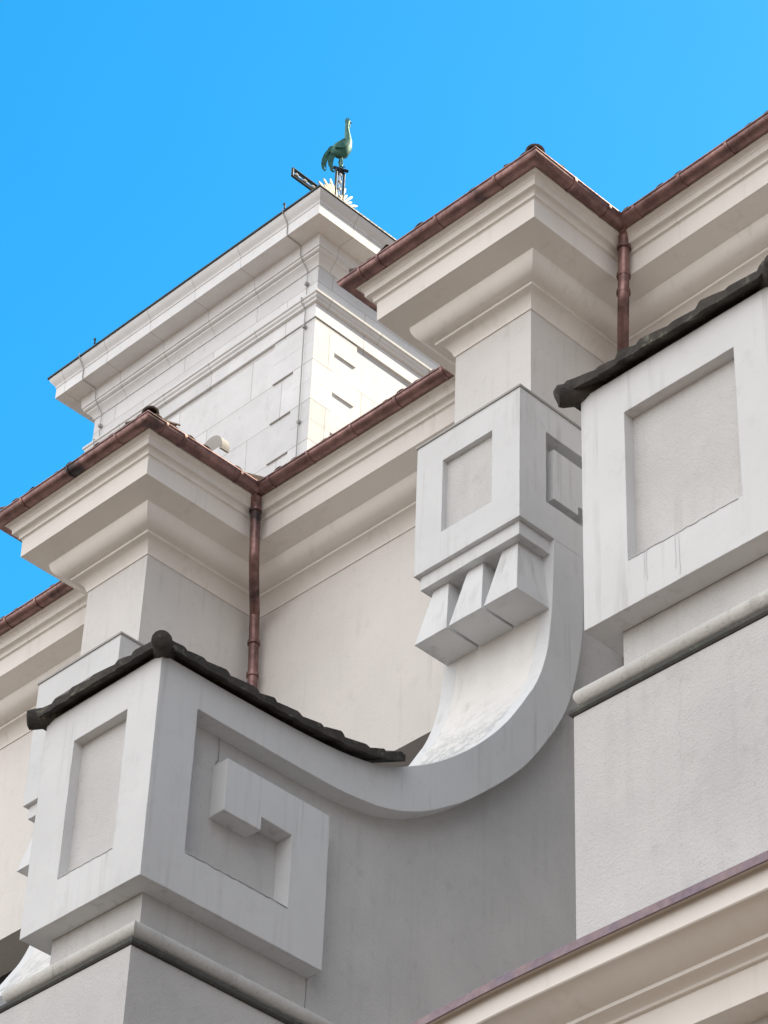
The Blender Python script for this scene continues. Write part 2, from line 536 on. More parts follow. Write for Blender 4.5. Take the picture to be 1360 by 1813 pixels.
def half_tube(p0, p1, r, th=.018, n=10, endcap=True):
    mb = MB()
    p0 = Vector(p0); p1 = Vector(p1); t = (p1-p0).normalized()
    s = t.cross(Vector((0,0,1))).normalized(); u = s.cross(t).normalized()
    rows = []
    for p in (p0, p1):
        o = [p + s*(r*math.cos(math.pi*(i/n*1.2-.1))) + u*(r*math.sin(math.pi*(i/n*1.2-.1))) for i in range(n+1)]
        q = [p + s*((r-th)*math.cos(math.pi*(i/n*1.2-.1))) + u*((r-th)*math.sin(math.pi*(i/n*1.2-.1))) for i in range(n, -1, -1)]
        rows.append(o+q)
    mb.quadgrid(rows, True)
    mb.face(rows[0][::-1]); mb.face(rows[1])
    return mb
for x1, y0, w in ((0, 0, PW), (B, 0, .884)):
    c = (x1+EO, y0-EO)
    hw = (w + 2*EO)/2
    L = .75
    tip = (c[0]-.05, c[1]+.05, ZE+.09); top = (c[0]-hw*L, c[1]+hw*L, ZE+.07+hw*L*PITCH)
    sub(roof_o, half_tube(tip, top, .085), 'hip_tile', M['tile_red'], smooth=True)
    c = (x1-w-EO, y0-EO)
    sub(roof_o, half_tube((c[0]+.02, c[1]+.02, ZE+.05), (c[0]+hw*L, c[1]+hw*L, ZE+.05+hw*L*PITCH), .075), 'hip_tile', M['tile_red'], smooth=True)
# half-round vent hood on the left pier roof
vx, vy, vz = .42, .30, 19.83
mb = half_tube((vx, vy, vz), (vx, vy+.10, vz+.002), .17, .03, 16)
vent = sub(roof_o, mb, 'vent_hood', M['mortar'], smooth=True)
mb = MB()
mb.face([(vx + .172*math.cos(math.pi*(i/14*1.1-.05)), vy-.004, vz + .172*math.sin(math.pi*(i/14*1.1-.05))) for i in range(15)])
o = mb.obj('vent_face', M['mortar'], nave); o.parent = roof_o

# ------------------------------------------------------------------ copper gutters
ZG, PG, RG = H + .864, .679, .074
gp = [(plan[i][0] + OFF[i].x*PG, plan[i][1] + OFF[i].y*PG) for i in range(len(plan))]
GP = [(RG*math.cos(a), RG*math.sin(a)) for a in [math.radians(180 + 180*i/12) for i in range(13)]]
GPROF = [(PG - x, z) for x, z in [(-p, q) for p, q in GP]]
# section: lip bead, outer half round, inner return
def gutter_section():
    sec = []
    for i in range(13):
        a = math.radians(-180*i/12)
        sec.append((PG + RG*math.cos(a), RG*math.sin(a)))
    for i in range(12, -1, -1):
        a = math.radians(-180*i/12)
        sec.append((PG + (RG-.006)*math.cos(a), (RG-.006)*math.sin(a)))
    return sec
def lip_bead(path, offs):
    return [(x + o.x*(PG+RG), y + o.y*(PG+RG), ZG+.004) for (x, y), o in zip(path, offs)]
def gutter(i0, i1, label, bands, cut0=0.0, cut1=0.0):
    path = [tuple(p) for p in plan[i0:i1+1]]; offs = OFF[i0:i1+1]
    c = gp[i0]
    t = thing('rain_gutter', label, 'gutter', (gp[i0][0], gp[i0][1], ZG), 'copper gutters along the church eaves')
    mb = MB(); sec = gutter_section()
    sweep(mb, path, sec + [sec[0]], ZG, offs)
    mb.tube(lip_bead(path, offs), .011, 8)
    mb.obj('channel', M['copper'], t, smooth=True, angle=50)
    for seg, val in bands:
        a, b = Vector(gp[i0+seg]), Vector(gp[i0+seg+1])
        d = (b-a).normalized(); nrm = Vector((d.y, -d.x))
        ax = 0 if abs(d.x) > abs(d.y) else 1
        p = a + d*((val - a[ax])/d[ax])
        mb = MB()
        rows = []
        for s in (-.014, .014):
            row = []
            for i in range(15):
                an = math.radians(8 - 190*i/14)
                row.append((p.x + d.x*s + nrm.x*(RG+.007)*math.cos(an), p.y + d.y*s + nrm.y*(RG+.007)*math.cos(an), ZG + (RG+.007)*math.sin(an)))
            for i in range(14, -1, -1):
                an = math.radians(8 - 190*i/14)
                row.append((p.x + d.x*s + nrm.x*(RG-.002)*math.cos(an), p.y + d.y*s + nrm.y*(RG-.002)*math.cos(an), ZG + (RG-.002)*math.sin(an)))
            rows.append(row)
        mb.quadgrid(rows, True); mb.face(rows[0][::-1]); mb.face(rows[1])
        mb.obj('joint_band', M['copper'], t, smooth=True)
    return t
gutter(0, 1, 'brown copper gutter on the far bay, lowest at the left picture edge', [(0, -2.74), (0, -2.26), (0, -4.3)])
gutter(1, 4, 'brown copper gutter wrapping the left pier below the stone tower', [(1, .274), (1, -.43), (1, -1.12), (2, -.51), (2, -.276), (2, .445)])
gutter(4, 5, 'brown copper gutter running from the left downpipe to the middle pier', [(0, .88), (0, 1.42), (0, 2.0), (0, 2.58), (0, 3.18)])
gutter(5, 8, 'brown copper gutter wrapping the middle pier, its corner against blue sky', [(1, 5.186), (1, 4.49), (1, 3.78), (1, 3.55), (2, -.247), (2, .187)])
gutter(8, 9, 'brown copper gutter rising from the right downpipe to the upper right edge', [(0, 5.82), (0, 6.34), (0, 6.87), (0, 7.5)])

# ------------------------------------------------------------------ downpipes
def downpipe(pts, label, collars, loc):
    t = thing('downpipe', label, 'downpipe', loc, 'copper downpipes in the wall corners')
    mb = MB(); mb.tube(crom(pts, 5), .05, 14)
    mb.obj('pipe', M['copper'], t, smooth=True)
    for z in collars:
        p = None
        for a, b in zip(pts, pts[1:]):
            if a[2] >= z >= b[2]:
                k = (a[2]-z)/(a[2]-b[2]); p = Vector(a).lerp(Vector(b), k)
        MB().tube([p + Vector((0,0,.02)), p - Vector((0,0,.02))], .062, 14).obj('collar', M['copper'], t, smooth=True)
dx, dy = gp[4]
downpipe([(dx, dy, ZG-.05), (.66, .73, 19.41), (.605, .775, 19.33), (.59, .80, 19.1), (.557, .847, 18.75), (.398, 1.008, 18.59), (.196, 1.206, 18.55), (.136, 1.266, 18.50), (.124, 1.294, 18.13), (.134, 1.304, 17.7), (.15, 1.31, 16.5), (.15, 1.31, 12.9)],
         'copper downpipe between the left pier and the pale bay wall', [19.27, 18.2, 17.82], (dx, dy, ZG))
dx, dy = gp[8]
downpipe([(dx, dy, ZG-.05), (5.612, .448, 19.44), (5.56, .496, 19.36), (5.535, .511, 19.08), (5.491, .547, 18.74), (5.337, .713, 18.58), (5.195, .871, 18.53), (5.10, .96, 18.45), (5.08, .98, 18.0), (5.08, .98, 12.9)],
         'dark copper downpipe beside the middle pier, behind the right tile cap', [19.27, 18.97, 18.8], (dx, dy, ZG))

# ------------------------------------------------------------------ scroll buttresses
XS, XLl = .1534, -1.0145
Y1, YB = -3.705, -.2964
TH = .147
LOW = [(-3.365, 12.583), (-2.6, 12.585), (-2.122, 12.594), (-1.865, 12.618), (-1.658, 12.657), (-1.466, 12.720), (-1.272, 12.812), (-1.059, 12.95),
       (-.826, 13.13), (-.553, 13.381), (-.272, 13.675), (-.092, 13.915), (.093, 14.207), (.206, 14.42), (.288, 14.62), (.352, 14.86), (.41, 15.15), (.44, 15.45), (.45, 15.8), (.45, 16.07)]
UP = [(.105, 16.07), (.092, 15.65), (.074, 15.351), (.058, 15.18), (.026, 14.95), (-.034, 14.725), (-.113, 14.53), (-.190, 14.395), (-.300, 14.21), (-.440, 14.0), (-.628, 13.77),
      (-.836, 13.555), (-1.06, 13.36), (-1.236, 13.23), (-1.4, 13.13), (-1.561, 13.045), (-1.772, 12.965), (-2.098, 12.905), (-2.524, 12.872), (-2.99, 12.856), (-3.3, 12.850)]
LOWs = crom(LOW, 3); UPs = crom(UP, 3)

def tile_cap(bt, x0, xs_):
    """hipped cap of weathered pantiles over the outer block and the start of the sweep"""
    xa, xb = x0 + XLl - .085, xs_ + .085
    ya = Y1 - .085
    yb = -1.54
    pitch = .42
    xc = (xa+xb)/2
    def zbase(y):
        for (p, q) in zip(UPs, UPs[1:]):
            if q[0] <= y <= p[0]:
                k = (y - q[0])/(p[0]-q[0]+1e-9)
                return q[1] + (p[1]-q[1])*k
        return 12.848
    mb = MB()
    rnd = random.Random(int(x0*100)+3)
    # irregular tile widths; each tile stands proud at one edge and sinks under its neighbour
    cuts = [0.0]
    while cuts[-1] < 6: cuts.append(cuts[-1] + rnd.uniform(.14, .27))
    amp = [rnd.uniform(.014, .05) for _ in cuts]; jit = [rnd.uniform(-.010, .008) for _ in cuts]
    def wave(al, flip):
        k = 0
        while cuts[k+1] <= al: k += 1
        t = (al - cuts[k])/(cuts[k+1]-cuts[k])
        if flip: t = 1 - t
        return amp[k]*(min(1, t/.16))**.6*(1 - max(0, t - .16)/.84)**.8 + jit[k]
    # three slopes as wave-tile sheets with thickness
    def sheet(pts_eave, pts_top, along0, flip=False):
        n = len(pts_eave)
        rows_t, rows_b = [], []
        K = 5
        for i in range(n):
            e, t = Vector(pts_eave[i]), Vector(pts_top[i])
            w = wave(along0[i], flip)
            rt, rb = [], []
            for k in range(K+1):
                p = e.lerp(t, k/K)
                step = .012*((k % 2))
                rt.append(p + Vector((0, 0, w + .036 + step)))
                rb.append(p + Vector((0, 0, w*.35 - .020)))
            rows_t.append(rt + rb[::-1])
        mb.quadgrid(rows_t, True)
        mb.face(rows_t[0]); mb.face(rows_t[-1][::-1])
    hw = (xb-xa)/2
    # right and left side slopes
    NY = 170
    for side in (1, -1):
        ev, tp, al = [], [], []
        for i in range(NY+1):
            y = ya + (yb-ya)*i/NY
            xe = xb if side > 0 else xa
            d = min(hw, max(0.0, y - ya))
            z = zbase(max(y, Y1)) + .022
            ev.append((xe, y, z)); tp.append((xe - side*d, y, z + d*pitch)); al.append((y - ya)*1.0)
        sheet(ev, tp, al, True)
    ev, tp, al = [], [], []
    NX = 110
    for i in range(NX+1):
        x = xa + (xb-xa)*i/NX
        d = min(x-xa, xb-x)
        ev.append((x, ya, 12.848+.022)); tp.append((x, ya+d, 12.848+.022+d*pitch)); al.append(x - xa)
    sheet(ev, tp, al)
    cap = mb.obj('tile_cap', M['tile_dark'], bt, smooth=True, angle=35)
    # bedding under the eaves
    # hip tiles ending in a rounded nose at each front corner
    for cx, sx in ((xb, -1), (xa, 1)):
        m2 = MB()
        p0 = Vector((cx - sx*.015, ya - .015, 12.818)); d = Vector((sx*.70, .70, pitch*.55))
        pts, rad = [], []
        for k, (t, r) in enumerate([(0.0, .040), (.008, .066), (.03, .070), (.2, .076), (.36, .072), (.42, .070), (.60, .064)]):
            pts.append(p0 + d*t + Vector((0, 0, .045 + rnd.uniform(-.006, .006)))); rad.append(r)
        m2.tube(pts, .08, 14, rads=rad)
        sub(cap, m2, 'hip_tile', M['tile_dark'], smooth=True, angle=60)
    return cap

def buttress(x0, label, extra=0.0, zs=10.58):
    bt = thing('scroll_buttress', label, 'buttress', (x0 - .43, Y1, 0), 'scroll buttresses along the nave')
    xs, xl = x0 + XS + extra, x0 + XLl
    wx0, wx1 = xl + TH, xs - TH            # faces of the recessed core
    # core wall: everything between the bands, up to just under the concave slope
    core = [(Y1 + .152, 10.55)] + [(Y1 + .152, 12.80)]
    up = [(y, z) for y, z in UPs if y > Y1 + .2]
    core += [(y + .03, z - .03) for y, z in up[::-1]]
    core += [(1.1, 16.05), (1.1, 10.55)]
    MB().prism_x(core, wx0, wx1).obj('core_wall', M['rough'], bt)
    # concave weathered slope between the two bands
    rows = [[(wx0, y, z) for y, z in up], [(wx1, y, z) for y, z in up]]
    low = [(y + .02, z - .02) for y, z in up]
    mb = MB(); mb.prism_x(up + low[::-1], wx0, wx1)
    mb.obj('concave_slope', M['concave'], bt, smooth=True, angle=50)
    # side bands: block frame + meander + sweeping scroll, one continuous face
    yb0 = Y1 + TH
    poly = [(yb0, 11.157), (-2.145, 11.157), (-2.145, 12.345), (-3.077, 12.342), (-3.077, 11.94), (-2.752, 11.94), (-2.752, 12.042), (-2.477, 12.035), (-2.477, 11.482), (-3.368, 11.487)]
    poly += LOWs + UPs + [(yb0, 12.848)]
    sf = MB()
    for a, b in ((xs - TH, xs), (xl, xl + TH)):
        sf.prism_x(poly, a, b)
    # front frame of the outer block with its recessed panel
    sf.ring(xl, xs, 11.157, 12.848, xl + .325, xs - .305, 11.48, 12.55, Y1, yb0)
    sf.drop_plane(yb0)
    sf.obj('scroll_frame', M['white'], bt)
    MB().box(xl + .2, xs - .2, Y1 + .075, Y1 + .145, 11.2, 12.8).obj('panel', M['rough'], bt)
    # shaft, roll moulding and dark fillet
    sx0, sx1, sy = xl - .043, xs + .038, Y1 - .045
    MB().box(sx0, sx1, sy, 1.1, 0, zs).obj('pier_shaft', M['rough'], bt)
    path = [(wx0, 1.09), (wx0, Y1 + .152), (wx1, Y1 + .152), (wx1, 1.09)]
    tor = [(-.01, zs+.225), (.05, zs+.215)]
    for i in range(13):
        a = math.radians(100 - 190*i/12)
        tor.append((.135 + .062*math.cos(a), zs + .138 + .062*math.sin(a)))
    tor += [(.11, zs+.073), (-.01, zs+.073)]
    MB().quadgrid([[(x + o.x*p, y + o.y*p, z) for p, z in tor] for (x, y), o in zip(path, offsets(path))]).obj('roll_moulding', M['torus'], bt, smooth=True, angle=50)
    fil = [(-.01, zs+.0735), (.14, zs+.0735), (.15, zs+.055), (.198, zs+.05), (.214, zs+.04), (.215, zs+.016), (.205, zs+.004), (.185, zs+.002), (-.01, zs+.002)]
    MB().quadgrid([[(x + o.x*p, y + o.y*p, z) for p, z in fil] for (x, y), o in zip(path, offsets(path))]).obj('dark_fillet', M['moss'], bt, smooth=True, angle=40)
    # upper block hugging the wall pier
    ya, yb, z0, z1 = YB, .98, 16.072, 17.43
    mb = MB()
    mb.ring(xl, xs, z0, z1, xl + .302, xs - .308, 16.38, 17.14, ya, ya + TH)
    MB().box(xl + .2, xs - .2, ya + .05, ya + TH - .004, z0 + .2, z1 - .2).obj('panel', M['rough'], bt)
    for a, b in ((xs - TH, xs), (xl, xl + TH)):
        # side plate with opening, then the raised meander piece
        pl = MB()
        pl.ring(ya + TH, yb, z0, z1, .017, .667, 16.40, 17.14, 0, 1)
        pl.v = [(a + (b-a)*y, x, z) for (x, y, z) in pl.v]
        nb = len(mb.v); mb.v += pl.v; mb.f += [tuple(i + nb for i in f) for f in pl.f]
        mb.prism_x([(.11, 16.49), (.40, 16.49), (.40, 16.58), (.56, 16.58), (.56, 17.01), (.11, 17.01)], a + .001, b - .001)
    mb.box(xl + TH - .001, xs - TH + .001, ya + TH - .001, yb - .002, z0 + .002, z1 - .002)
    mb.drop_plane(ya + TH)
    ub = mb.obj('upper_block', M['white'], bt)
    fl = MB(); fl.box(xl - .012, xs + .012, ya - .012, yb, z1 + .001, z1 + .022)
    sub(ub, fl, 'lead_flashing', M['lead'])
    # fillets and the three spreading drops under the upper block
    MB().box(xl + .042, xs - .042, ya + .042, .14, 15.935, 16.071).obj('fillet', M['white'], bt)
    zt, zb = 15.934, 15.372
    wbase, gap = .352, .026
    a = xl + .03
    for k in range(3):
        b = a + wbase
        MB().hexa([(a, ya + .005, zb), (b, ya + .005, zb), (b, .09, zb), (a, .09, zb)],
                  [(a + .092, ya + .115, zt), (b - .092, ya + .115, zt), (b - .092, .11, zt), (a + .092, .11, zt)]).obj('drop', M['white'], bt)
        a = b + gap
    tile_cap(bt, x0, xs)
    return bt

b0 = buttress(-.034, 'far left scroll buttress, its upper block half hidden behind the middle tile cap')
b1 = buttress(B, 'middle scroll buttress whose white band sweeps up from meander block to bracket', 0.0, 10.62)
b2 = buttress(2*B - .09, 'nearest scroll buttress at right edge, square recessed panel under mossy tiles', .265)

# hairline crack on the shaft of the right buttress and rust runs under its panel
def strip(pts, w, y):
    mb = MB(); top = []; bot = []
    for i, (x, z) in enumerate(pts):
        top.append((x - w/2, y, z)); bot.append((x + w/2, y, z))
    mb.quadgrid([top, bot]); return mb
rnd = random.Random(4)
xcr = 2*B - .09 + XLl
pts = []; x = xcr + .72; z = 10.52
while z > 9.45:
    pts.append((x, z)); z -= rnd.uniform(.03, .07); x += rnd.uniform(-.022, .02)
strip(pts, .0016, Y1 - .0475).obj('crack', M['stain'], b2)

for xo, zl, w in ((.66, .24, .004), (.685, .29, .005), (.44, .18, .003), (.455, .21, .004)):
    p2 = [(xcr + xo + rnd.uniform(-.0006, .0006)*k, 11.478 - zl*k/6) for k in range(7)]
    strip(p2, w, Y1 - .0025).obj('rain_stain', M['stain'], b2)

# grime lines along the lower edges of the recessed panels, cracks in the side panel
def strip_side(pts, w, x):
    mb = MB()
    mb.quadgrid([[(x, y, z - w/2) for y, z in pts], [(x, y, z + w/2) for y, z in pts]]); return mb
def wob(a, b, z, n=24, amp=.003):
    return [(a + (b-a)*k/n, z + rnd.uniform(-amp, amp)) for k in range(n+1)]
def strip_h(a, b, z, w, y):
    mb = MB(); P_ = wob(a, b, z)
    mb.quadgrid([[(x, y, zz - w*rnd.uniform(.2, .6)) for x, zz in P_], [(x, y, zz + w*.5) for x, zz in P_]]); return mb
xl1, xl2 = B + XLl, xcr
strip_h(xl1 + .325, xl1 + 1.168 - .305, 11.475, .007, Y1 - .0015).obj('grime_line', M['crack'], b1)
strip_h(xl2 + .325, xl2 + 1.10, 11.475, .006, Y1 - .0015).obj('grime_line', M['crack'], b2)
xs1 = B + XS
P_ = wob(-3.368, -2.477, 11.478)
MB().quadgrid([[(xs1 + .0015, y, z - .008*rnd.uniform(.2, .8)) for y, z in P_], [(xs1 + .0015, y, z + .003) for y, z in P_]]).obj('grime_line', M['crack'], b1)
xw = xs1 - TH + .0018
def poly_side(pts, w):
    mb = MB()
    for (ya_, za_), (yb_, zb_) in zip(pts, pts[1:]):
        d = Vector((yb_-ya_, zb_-za_)).normalized(); n_ = Vector((-d.y, d.x))*w/2
        mb.face([(xw, ya_+n_.x, za_+n_.y), (xw, yb_+n_.x, zb_+n_.y), (xw, yb_-n_.x, zb_-n_.y), (xw, ya_-n_.x, za_-n_.y)])
    return mb
poly_side([(-3.043, 12.58), (-3.038, 12.50), (-3.036, 12.414), (-3.060, 12.372)], .006).obj('crack', M['crack'], b1)
poly_side([(-2.145, 11.16), (-2.143, 11.05), (-2.147, 10.95), (-2.144, 10.84)], .005).obj('joint', M['crack'], b1)

# ------------------------------------------------------------------ lower cornice in front (bottom right)
lc = thing('porch_cornice', 'cream moulded cornice with violet copper edge in the lower right corner', 'cornice', (9.5, -3.5, 8.0))
pts = [(5.6, -3.95), (6.6, -4.07), (7.5, -4.175), (8.0, -4.216), (8.35, -4.24), (8.7, -4.256), (9.2, -4.262), (10.0, -4.262), (11.5, -4.262), (15, -4.262)]
lp = crom(pts, 4)
po = offsets(lp)
def lsweep(prof, name, mat, **kw):
    mb = MB()
    rows = [[(x + o.x*p, y + o.y*p, 8.8 + z) for p, z in prof] for (x, y), o in zip(lp, po)]
    mb.quadgrid(rows)
    return mb.obj(name, mat, lc, **kw)
lsweep([(-.6, .04), (-.02, .006), (.0, 0), (.002, -.048), (-.004, -.052), (-.012, -.046)], 'copper_edge', M['flash'])
lsweep([(-.02, -.03), (-.045, -.035), (-.05, -.06), (-.052, -.150), (-.058, -.156), (-.075, -.158), (-.10, -.168), (-.13, -.185), (-.165, -.205), (-.20, -.222), (-.235, -.232), (-.245, -.236), (-.245, -.256),
        (-.262, -.258), (-.285, -.261), (-.305, -.267), (-.318, -.278), (-.322, -.292), (-.345, -.293), (-.346, -.46), (-.43, -.462)], 'moulding', M['cornice'], smooth=True, angle=30)
lsweep([(-.43, -.462), (-.80, -.464)], 'soffit', M['cornice'])

# ------------------------------------------------------------------ bell tower
TX, TY, TW = -9.252, 10.0, 7.34
tw = thing('bell_tower', 'pale ashlar church tower with deep cornice rising behind the nave roof', 'tower', (TX - TW/2, TY + TW/2, 0))
def tplan(p):
    return [(TX + p, TY - p), (TX + p, TY + TW + p), (TX - TW - p, TY + TW + p), (TX - TW - p, TY - p)]
tpl = [(TX, TY), (TX, TY + TW), (TX - TW, TY + TW), (TX - TW, TY)]
tplc = tpl + [tpl[0]]
def tsweep(prof, name, mat, **kw):
    mb = MB()
    rows = []
    for (sx, sy), (x, y) in zip(((1,-1),(1,1),(-1,1),(-1,-1),(1,-1)), tplc):
        rows.append([(x + sx*p, y + sy*p, z) for p, z in prof])
    mb.quadgrid(rows)
    return mb.obj(name, mat, tw, **kw)
FP = -.70
MB().box(TX-TW-FP+.052, TX+FP-.052, TY-FP+.052, TY+TW+FP-.052, 0, 37.0).obj('shaft', M['stone'], tw)
tsweep([(FP-.2, 36.66), (FP, 36.66), (FP, 35.97), (FP-.2, 35.97)], 'frieze', M['stone'])
tsweep([(FP-.2, 36.655), (FP+.02, 36.655), (FP+.03, 36.70), (FP+.07, 36.76), (FP+.115, 36.80), (FP+.12, 36.83), (FP+.15, 36.84), (FP+.17, 36.86), (FP+.175, 36.905), (-.505, 36.91), (-.49, 37.10), (-.482, 37.152),
        (-.14, 37.158), (-.14, 37.40), (-.128, 37.405), (-.126, 37.44), (-.11, 37.47), (-.075, 37.51), (-.045, 37.56), (-.03, 37.60), (-.025, 37.625), (-.6, 37.63)],
       'cornice', M['stone_trim'], smooth=True, angle=30)
tsweep([(FP-.1, 35.975), (FP+.12, 35.97), (FP+.115, 35.93), (FP+.09, 35.915), (FP+.085, 35.87), (FP+.055, 35.84), (FP+.05, 35.80), (FP+.01, 35.785), (FP-.1, 35.785)], 'string_course', M['stone_trim'])
tsweep([(FP-.15, 35.785), (FP, 35.784), (FP, 35.475), (FP-.15, 35.474)], 'upper_band', M['stone'])
# quoins: long and short blocks in turn at each corner
x1, y0 = TX + FP, TY - FP
x0, y1 = TX - TW - FP, TY + TW + FP
zt = 35.44
SH, LO = .50, 1.02
def quoin(fx, fy, z0, z1, cx, cy, sx, sy):
    # fx: reach along x, fy: reach along y from the corner (cx,cy)
    d = .02
    xa, xb = sorted((cx - sx*d, cx - sx*fx)); ya, yb = sorted((cy - sy*d, cy - sy*fy))
    mb = MB()
    mb.box(min(cx - sx*d, cx - sx*fx), max(cx - sx*d, cx - sx*fx), min(cy - sy*d, cy - sy*.30), max(cy - sy*d, cy - sy*.30), z0, z1)
    mb.box(min(cx - sx*d, cx - sx*.30), max(cx - sx*d, cx - sx*.30), min(cy - sy*.302, cy - sy*fy), max(cy - sy*.302, cy - sy*fy), z0, z1)
    return mb.obj('quoin', M['stone'], tw)
for cx, cy, sx, sy in ((x1, y0, 1, -1), (x0, y0, -1, -1), (x1, y1, 1, 1)):
    zb = 34.51; first = True; top = zt; k = 0
    edges = [35.45, 34.965, 34.515, 34.07, 33.625, 33.18, 32.735, 32.29, 31.845, 31.4, 30.955]
    for k in range(len(edges)-1):
        long_front = (k % 2 == 1) or k == 0
        long_side = (k % 2 == 0)
        fx = LO if long_front else SH
        fy = LO if long_side else SH
        quoin(fx, fy, edges[k+1] + .002, edges[k] - .002, cx, cy, sx, sy)
# flat roof edge and low pyramid roof (copper)
mb = MB()
ap = (TX - TW/2, TY + TW/2, 41.6)
c = tplan(.0)
for i in range(4):
    a, b = c[i], c[(i+1) % 4]
    mb.face([(a[0], a[1], 37.665), (b[0], b[1], 37.665), ap])
    mb.face([(a[0], a[1], 37.632), (b[0], b[1], 37.632), (b[0], b[1], 37.665), (a[0], a[1], 37.665)])
mb.face([(x, y, 37.632) for x, y in c])
mb.obj('roof', M['iron'], tw)
# lightning conductors with clips
def wire(path, clips, name):
    w = MB().tube(path, .009, 6).obj(name, M['lead'], tw)
    for c in clips:
        m2 = MB(); m2.box(c[0]-.025, c[0]+.025, c[1]-.035, c[1]+.03, c[2]-.03, c[2]+.03)
        sub(w, m2, 'clip', M['lead'])
def conductor(x):
    yv = lambda p: TY - p
    pth = [(x, yv(.02), 37.70), (x, yv(.0), 37.60), (x, yv(-.09), 37.48), (x, yv(-.125), 37.38), (x, yv(-.125), 37.2), (x, yv(-.14), 37.14), (x, yv(-.46), 37.13), (x, yv(-.47), 36.9), (x, yv(-.52), 36.82), (x, yv(-.66), 36.66), (x, yv(-.67), 36.0),
           (x, yv(-.55), 35.95), (x, yv(-.57), 35.85), (x, yv(-.67), 35.75), (x, yv(-.69), 31.0)]
    wire(pth, [(x, yv(-.665), 36.35), (x, yv(-.68), 35.35), (x, yv(-.70), 33.2)], 'lightning_wire')
conductor(-10.19); conductor(-15.66)
for xx, yy in ((-10.12, TY-.03), (-15.2, TY-.03)):
    MB().tube([(xx, yy, 37.64), (xx, yy, 37.76), (xx-.06, yy+.02, 37.80)], .018, 6).obj('roof_hook', M['iron'], tw)

# ------------------------------------------------------------------ wrought iron cross with sunburst
CX, CY, CZ = TX - TW/2, 13.735, 42.45
cr = thing('roof_cross', 'black openwork iron cross with pale sunburst on the tower top', 'cross', (CX, CY, 41.5))
def rails(p0, p1, side, w, name):
    p0, p1, side = Vector(p0), Vector(p1), Vector(side)
    mb = MB()
    for s in (-w, w):
        mb.tube([p0 + side*s, p1 + side*s], .026, 8)
    L = (p1-p0).length; n = int(L/.19)
    for e in (p0, p1):
        mb.tube([e - side*w, e + side*w], .026, 8)
    d = (p1-p0).normalized()
    for s in (-w*.42, w*.42):
        mb.tube([p0 + side*s, p1 + side*s], .012, 6)
    o = mb.obj(name, M['iron'], cr, smooth=True)
    m2 = MB()
    bp, br_ = [], []
    for k in range(n):
        c = p0 + d*(L*(k+.5)/n)
        bp += [c - d*.05, c - d*.03, c, c + d*.03, c + d*.05]; br_ += [.008, .026, .036, .026, .008]
    m2.tube(bp, .03, 8, rads=br_)
    sub(o, m2, 'bead_row', M['bead'], smooth=True)
rails((CX, CY, 41.4), (CX, CY, 43.42), (0, 1, 0), .105, 'post')
rails((CX, CY-1.25, CZ), (CX, CY-.14, CZ), (0, 0, 1), .105, 'arm')
rails((CX, CY+.14, CZ), (CX, CY+1.25, CZ), (0, 0, 1), .105, 'arm')
mb = MB()
for k in range(36):
    a = 2*math.pi*(k+.5)/36
    if min(abs(math.sin(a)), abs(math.cos(a))) < .16: continue
    d = Vector((0, math.cos(a), math.sin(a))); s = Vector((0, -math.sin(a), math.cos(a)))
    r1 = .62 if k % 2 else .50
    c = Vector((CX, CY, CZ))
    q = [c + d*.16 - s*.012, c + d*(r1-.07) - s*.024, c + d*r1, c + d*(r1-.07) + s*.024, c + d*.16 + s*.012]
    fr = [p + Vector((.014, 0, 0)) for p in q]; bk = [p - Vector((.014, 0, 0)) for p in q]
    mb.face(fr); mb.face(bk[::-1]); mb.quadgrid([fr, bk], True)
mb.obj('sunburst', M['gilt'], cr)

# ------------------------------------------------------------------ weathercock
F = Vector((.41, .91, 0)).normalized(); S = Vector((F.y, -F.x, 0)); U = Vector((0, 0, 1))
O = Vector((CX, 13.72, 43.47))
wc = thing('weathercock', 'green verdigris weathercock standing on its perch above the iron cross', 'weathercock', tuple(O))
def P(s, h, w=0.0): return O + F*(s*.64) + U*(h*1.13) + S*(w*.95)
def loft(spine, n=14):
    """spine: (s, h, half height, half width) sections, ring normal follows the spine"""
    mb = MB(); rows = []
    pts = [Vector((a, b)) for a, b, *_ in spine]
    for i, (s, h, rh, rw) in enumerate(spine):
        t = (pts[min(i+1, len(pts)-1)] - pts[max(i-1, 0)]).normalized()
        nn = Vector((-t.y, t.x))
        rows.append([P(s + nn.x*rh*math.cos(2*math.pi*k/n), h + nn.y*rh*math.cos(2*math.pi*k/n), rw*math.sin(2*math.pi*k/n)) for k in range(n)])
    mb.quadgrid(rows, True); mb.face(rows[0][::-1]); mb.face(rows[-1])
    return mb
body = loft([(-.34, .33, .05, .03), (-.26, .38, .12, .06), (-.15, .44, .18, .11), (-.02, .48, .215, .145), (.10, .53, .215, .15), (.18, .62, .18, .13), (.205, .74, .135, .10), (.19, .86, .10, .08), (.165, .98, .078, .062), (.15, 1.08, .066, .055),
             (.15, 1.17, .065, .055), (.17, 1.235, .062, .052), (.21, 1.265, .045, .04), (.245, 1.262, .02, .02)])
body.obj('body', M['verdigris'], wc, smooth=True, angle=60)
loft([(.24, 1.262, .022, .02), (.285, 1.25, .012, .012), (.315, 1.235, .003, .003)], 8).obj('beak', M['verdigris'], wc, smooth=True)
mb = MB()
comb = [(.08, 1.20), (.07, 1.30), (.105, 1.275), (.115, 1.36), (.15, 1.30), (.175, 1.37), (.20, 1.305), (.235, 1.335), (.235, 1.27), (.16, 1.22)]
a = [P(s, h, .012) for s, h in comb]; b = [P(s, h, -.012) for s, h in comb]
mb.face(a); mb.face(b[::-1]); mb.quadgrid([a, b], True)
mb.obj('comb', M['verdigris'], wc)
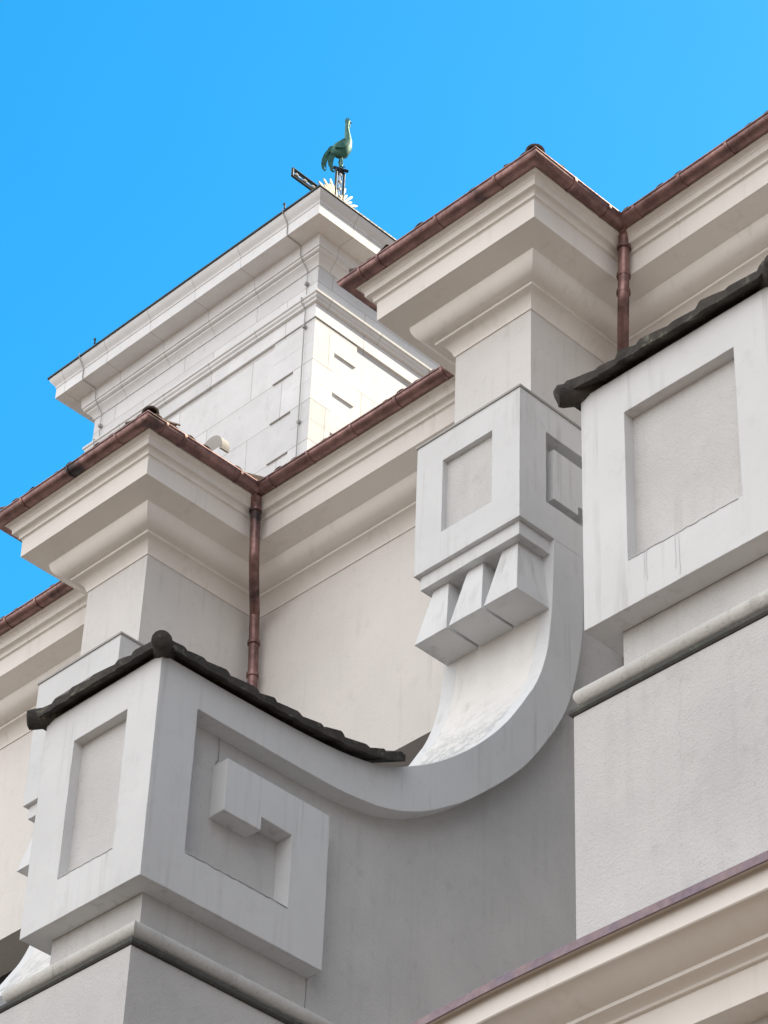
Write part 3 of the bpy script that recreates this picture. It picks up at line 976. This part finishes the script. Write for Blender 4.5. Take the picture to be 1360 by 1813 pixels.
loft([(.225, 1.23, .01, .012), (.235, 1.18, .028, .018), (.235, 1.13, .024, .015), (.23, 1.10, .006, .006)], 8).obj('wattle', M['verdigris'], wc, smooth=True)
for w in (-.055, .055):
    mb = MB()
    mb.tube([P(.02, .36, w), P(.0, .22, w), P(.03, .10, w), P(.03, .02, w)], .03, 8, rads=[.06, .035, .022, .02])
    for q in (.11, .05):
        mb.tube([P(.03, .03, w), P(.03 + q, .022, w + (q - .08)*.6)], .012, 6)
    mb.tube([P(.03, .03, w), P(-.05, .022, w)], .012, 6)
    mb.obj('leg', M['verdigris'], wc, smooth=True)
# tail: drooping sickle feathers
TAILK = .82
feathers = [[(-.24, .42), (-.38, .38), (-.50, .20), (-.56, -.02), (-.53, -.20), (-.46, -.22), (-.44, -.12)],
            [(-.24, .40), (-.36, .30), (-.46, .12), (-.48, -.06), (-.45, -.15)],
            [(-.22, .36), (-.32, .22), (-.37, .05), (-.36, -.10)],
            [(-.20, .32), (-.28, .14), (-.30, -.06), (-.27, -.20), (-.20, -.23), (-.17, -.15)],
            [(-.22, .44), (-.33, .44), (-.43, .33), (-.50, .15)]]
for k, fpts in enumerate(feathers):
    sp = crom([(a_, .40 + (b_ - .40)*TAILK) for a_, b_ in fpts], 4); n = len(sp)
    mb = MB()
    L1, L2 = [], []
    for i, (s, h) in enumerate(sp):
        a_, b_ = Vector(sp[max(i-1, 0)]), Vector(sp[min(i+1, n-1)])
        t = (b_-a_).normalized(); nn = Vector((-t.y, t.x))
        wd = .050*math.sin(math.pi*min(.97, .25 + .75*i/(n-1)))*(.5 if k in (0, 3) and i > n*.6 else 1) + .006
        wv = (k-2)*.012
        L1.append([P(s + nn.x*wd, h + nn.y*wd, wv-.009), P(s - nn.x*wd, h - nn.y*wd, wv-.009), P(s - nn.x*wd, h - nn.y*wd, wv+.009), P(s + nn.x*wd, h + nn.y*wd, wv+.009)])
    mb.quadgrid(L1, True); mb.face(L1[0][::-1]); mb.face(L1[-1])
    mb.obj('tail_feather', M['verdigris'], wc)
mb = MB()
wing = crom([(.10, .62), (.02, .66), (-.12, .58), (-.26, .42), (-.16, .40), (-.02, .42), (.08, .50)], 3)
for sg in (-1, 1):
    a = [P(s, h, sg*.165 - .02*sg*abs(s-.0)*6) for s, h in wing]; b = [P(s, h, sg*.10) for s, h in wing]
    mb.face(a); mb.quadgrid([a, b], False)
mb.obj('wing', M['verdigris'], wc)
mb = MB()
mb.tube([P(-.22, 0), P(.27, 0)], .035, 8)
mb.tube([P(-.03, -.10), P(-.03, .0)], .03, 8)
mb.obj('perch', M['iron'], wc, smooth=True)

for o in bpy.data.objects:
    if '_o' in o.keys(): del o['_o']
